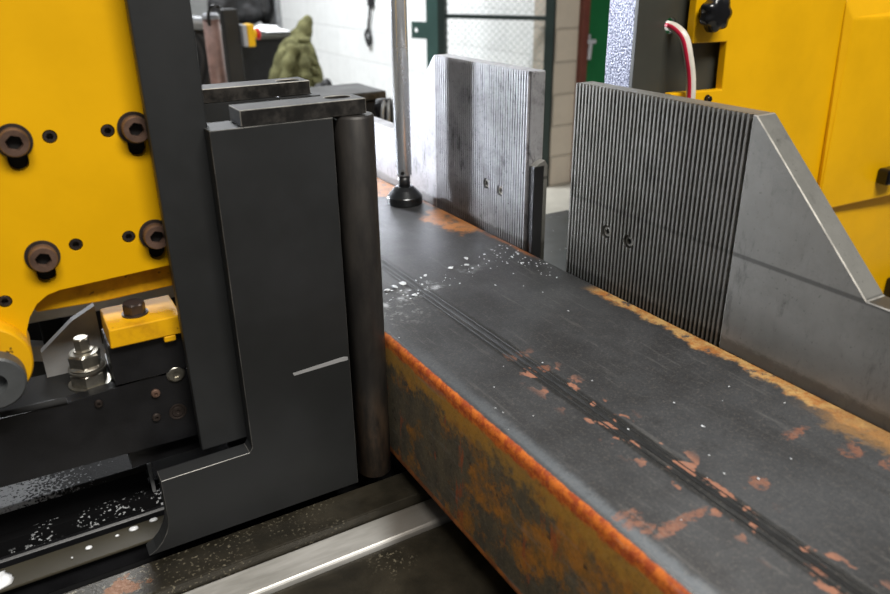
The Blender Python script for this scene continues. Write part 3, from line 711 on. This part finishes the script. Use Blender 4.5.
ps_ = thing('control_post', (.74, 2.73, 0), 'black square post carrying the yellow emergency stop box', 'post')
obj('post', box(BM(), .715, .770, 2.715, 2.755, 0, 1.006), M['charcoal'], ps_, bevel=.006)
obj('cable_loop', tube(BM(), spline([(.745, 2.77, .99), (.715, 2.77, 1.013), (.695, 2.775, 1.008), (.688, 2.79, .985), (.69, 2.80, .95)], 6), .006, 8), M['black_gloss'], ps_, smooth=True)
es = thing('emergency_stop_box', (.79, 2.69, .88), 'yellow and grey emergency stop box with red button', 'emergency stop')
obj('grey_base', box(BM(), .7705, .786, 2.685, 2.745, .884, .955), M['estop_g'], es, bevel=.004, label='grey plastic rear half')
obj('yellow_cover', box(BM(), .7862, .812, 2.685, 2.745, .882, .956), M['estop_y'], es, bevel=.006, seg=3, label='yellow front half')
obj('collar', cyl(BM(), (.8122, 2.715, .922), (.822, 2.715, .922), .015, 24), M['estop_y'], es)
obj('button', lathe(BM(), (.8222, 2.715, .922), (1, 0, 0), [(.012, 0), (.019, .003), (.020, .011), (.012, .016)], 28), M['estop_r'], es, smooth=True, label='red mushroom button')
pp = thing('brown_pipe', (.715, 2.86, 0), 'reddish brown upright pipe left of the black post', 'pipe')
o = obj('pipe', cyl(BM(), (.712, 2.86, .03), (.712, 2.86, .968), .029, 28), M['rust_pipe'], pp)
for p in o.data.polygons: p.use_smooth = abs(p.normal.z) < .5
obj('cap', lathe(BM(), (.712, 2.86, .968), (0, 0, 1), [(.030, 0), (.030, .012), (.022, .02)], 28), M['estop_g'], pp, label='pale cap on the pipe')
obj('foot', box(BM(), .66, .765, 2.81, 2.91, 0, .03), M['rust_pipe'], pp)
def blobby(name, balls, m, parent, vox=.02, strength=.02, nsize=.12, smooth=True):
    bm = BM()
    for c, r in balls: ball(bm, c, r, 3)
    o = obj(name, bm, m, parent, smooth=smooth)
    rm = o.modifiers.new('remesh', 'REMESH'); rm.mode = 'VOXEL'; rm.voxel_size = vox; rm.use_smooth_shade = True
    tx = bpy.data.textures.new(name+'_folds', 'CLOUDS'); tx.noise_scale = nsize
    d = o.modifiers.new('folds', 'DISPLACE'); d.texture = tx; d.strength = strength; d.mid_level = .5
    return o
bh = thing('hose_bundle', (.76, 3.3, 0), 'dark hoses and pale fitting hanging left of the brown pipe', 'hoses')
for k in range(3):
    x = .735+k*.03; obj('hose', tube(BM(), spline([(x, 3.3, .02), (x+.01, 3.28, .3), (x-.03, 3.25, .6), (x+.02, 3.25, .80), (x-.02, 3.26, .90), (x-.10, 3.27, .93)], 6), .022, 12), M['dark_cloth'], bh, smooth=True)
obj('fitting', cyl(BM(), (.66, 3.24, .945), (.80, 3.20, .930), .026, 16), M['grey_fin'], bh, bevel=.003, label='pale grey fitting')

bc = thing('work_bench', (1.6, 5.2, 0), 'dark steel bench carrying white paper behind the emergency stop', 'bench')
obj('bench_top', box(BM(), 1.34, 1.80, 4.95, 5.5, .715, .742), M['dark_panel'], bc, bevel=.004)
for x in (1.37, 1.77):
    for y in (4.98, 5.47): obj('leg', box(BM(), x-.025, x+.025, y-.025, y+.025, 0, .7148), M['black'], bc)
obj('back_shelf', box(BM(), 1.40, 1.74, 5.02, 5.44, .05, .7145), M['black'], bc)
bm = BM(); N_ = 14; g = [[None]*(N_+1) for _ in range(N_+1)]
for i in range(N_+1):
    for j in range(N_+1):
        a, b = i/N_, j/N_
        x = 1.57+.17*a+.02*math.sin(b*5); y = 4.97+.22*b+.012*math.sin(a*6)
        g[i][j] = bm.verts.new((x, y, .7450+.030*math.sin(a*4+b*3)*a*b+.045*math.sin(a*3.1)*b+.008))
for i in range(N_):
    for j in range(N_): bm.faces.new((g[i][j], g[i+1][j], g[i+1][j+1], g[i][j+1]))
pa = obj('paper_sheet', bm, M['paper'], smooth=True); sd = pa.modifiers.new('thickness', 'SOLIDIFY'); sd.thickness = .003
tag(pa, 'crumpled white sheet lying on the dark bench', 'paper')
bk = thing('black_equipment', (1.6, 5.3, .742), 'black bulky equipment standing on the back of the bench', 'equipment')
blobby('cover', [((1.47, 5.36, .94), (.10, .10, .18)), ((1.62, 5.38, .98), (.12, .10, .20)), ((1.54, 5.36, .86), (.16, .1, .09)), ((1.40, 5.36, .90), (.06, .08, .12)), ((1.70, 5.36, .96), (.06, .08, .2))], M['dark_cloth'], bk, .015, .05, .1)
obj('grey_side', box(BM(), 1.755, 1.795, 5.28, 5.49, .7425, 1.25), M['grey_fin'], bk, bevel=.01, label='grey side panel')
jk = thing('hooded_jacket', (1.57, 4.42, 0), 'olive green hooded jacket draped over a stool before the white wall', 'jacket')
blobby('shell', [((1.565, 4.50, .66), (.080, .07, .10)), ((1.59, 4.50, .60), (.12, .09, .14)), ((1.585, 4.47, .50), (.135, .10, .14)), ((1.50, 4.47, .56), (.06, .06, .15)), ((1.455, 4.47, .50), (.05, .055, .11)),
                  ((1.655, 4.46, .60), (.055, .06, .14)), ((1.69, 4.45, .50), (.045, .05, .12)), ((1.625, 4.51, .725), (.060, .055, .055)), ((1.665, 4.52, .79), (.048, .050, .065)), ((1.69, 4.52, .835), (.033, .045, .040)), ((1.60, 4.52, .70), (.06, .05, .05)), ((1.628, 4.53, .775), (.05, .045, .034))],
       M['jacket'], jk, .010, .020, .10)
obj('sleeve', tube(BM(), spline([(1.555, 4.42, .71), (1.515, 4.40, .64), (1.485, 4.39, .55), (1.470, 4.39, .46)], 6), [.036+.006*math.sin(i*1.1) for i in range(19)], 14), M['jacket'], jk, smooth=True)
obj('sleeve', tube(BM(), spline([(1.615, 4.43, .71), (1.60, 4.39, .61), (1.595, 4.375, .53), (1.585, 4.38, .45)], 6), [.036+.006*math.sin(i*1.3) for i in range(19)], 14), M['jacket'], jk, smooth=True)
for a_, b_, c_2 in (((1.63, 4.41, .655), (1.66, 4.40, .62), (1.695, 4.42, .60)), ((1.625, 4.40, .60), (1.66, 4.385, .565), (1.70, 4.41, .55)), ((1.63, 4.39, .54), (1.66, 4.375, .505), (1.70, 4.40, .50)), ((1.60, 4.46, .745), (1.64, 4.455, .735), (1.68, 4.47, .745))):
    obj('fold', tube(BM(), spline([a_, b_, c_2], 6), [.008+.014*math.sin(math.pi*i/12) for i in range(13)], 10), M['jacket'], jk, smooth=True)
sl = thing('stool', (1.58, 4.46, 0), 'low black stool hidden under the olive jacket', 'stool')
obj('seat', cyl(BM(), (1.58, 4.46, .32), (1.58, 4.46, .352), .15, 28), M['black'], sl, bevel=.006)
for a in (0.6, 2.2, 3.7, 5.3): obj('leg', cyl(BM(), (1.58+.17*math.cos(a), 4.46+.17*math.sin(a), 0), (1.58+.11*math.cos(a), 4.46+.11*math.sin(a), .32), .014, 12), M['black'], sl)
bo = thing('work_boot', (1.67, 4.22, 0), 'black and tan object at the foot of the jacket by the wall', 'boot')
blobby('upper', [((1.625, 4.23, .47), (.045, .04, .05)), ((1.655, 4.20, .50), (.035, .035, .045)), ((1.61, 4.24, .43), (.06, .04, .06))], M['dark_cloth'], bo, .008, .02, .05)
obj('crate', box(BM(), 1.56, 1.70, 4.13, 4.27, 0, .40), M['black'], bo)
# cable and hook on the white wall
hk = thing('wall_cable', (2.55, 5.52, .6), 'dark cable with a plug hanging on the white wall', 'cable')
obj('bracket', box(BM(), 2.545, 2.5695, 5.44, 5.53, .86, .93), M['dark_cloth'], hk, bevel=.006)
obj('cord', tube(BM(), spline([(2.545, 5.48, .87), (2.548, 5.50, .80), (2.55, 5.53, .74), (2.55, 5.535, .68)], 6), .010, 8), M['dark_cloth'], hk, smooth=True)
obj('plug', tube(BM(), spline([(2.55, 5.535, .70), (2.545, 5.58, .66), (2.55, 5.57, .60), (2.548, 5.53, .58), (2.55, 5.51, .63), (2.55, 5.535, .70)], 6), .012, 8), M['dark_cloth'], hk, smooth=True)
obj('clip', tube(BM(), [(2.545, 5.515, .64), (2.545, 5.565, .63)], .009, 8), M['grey_fin'], hk, smooth=True)
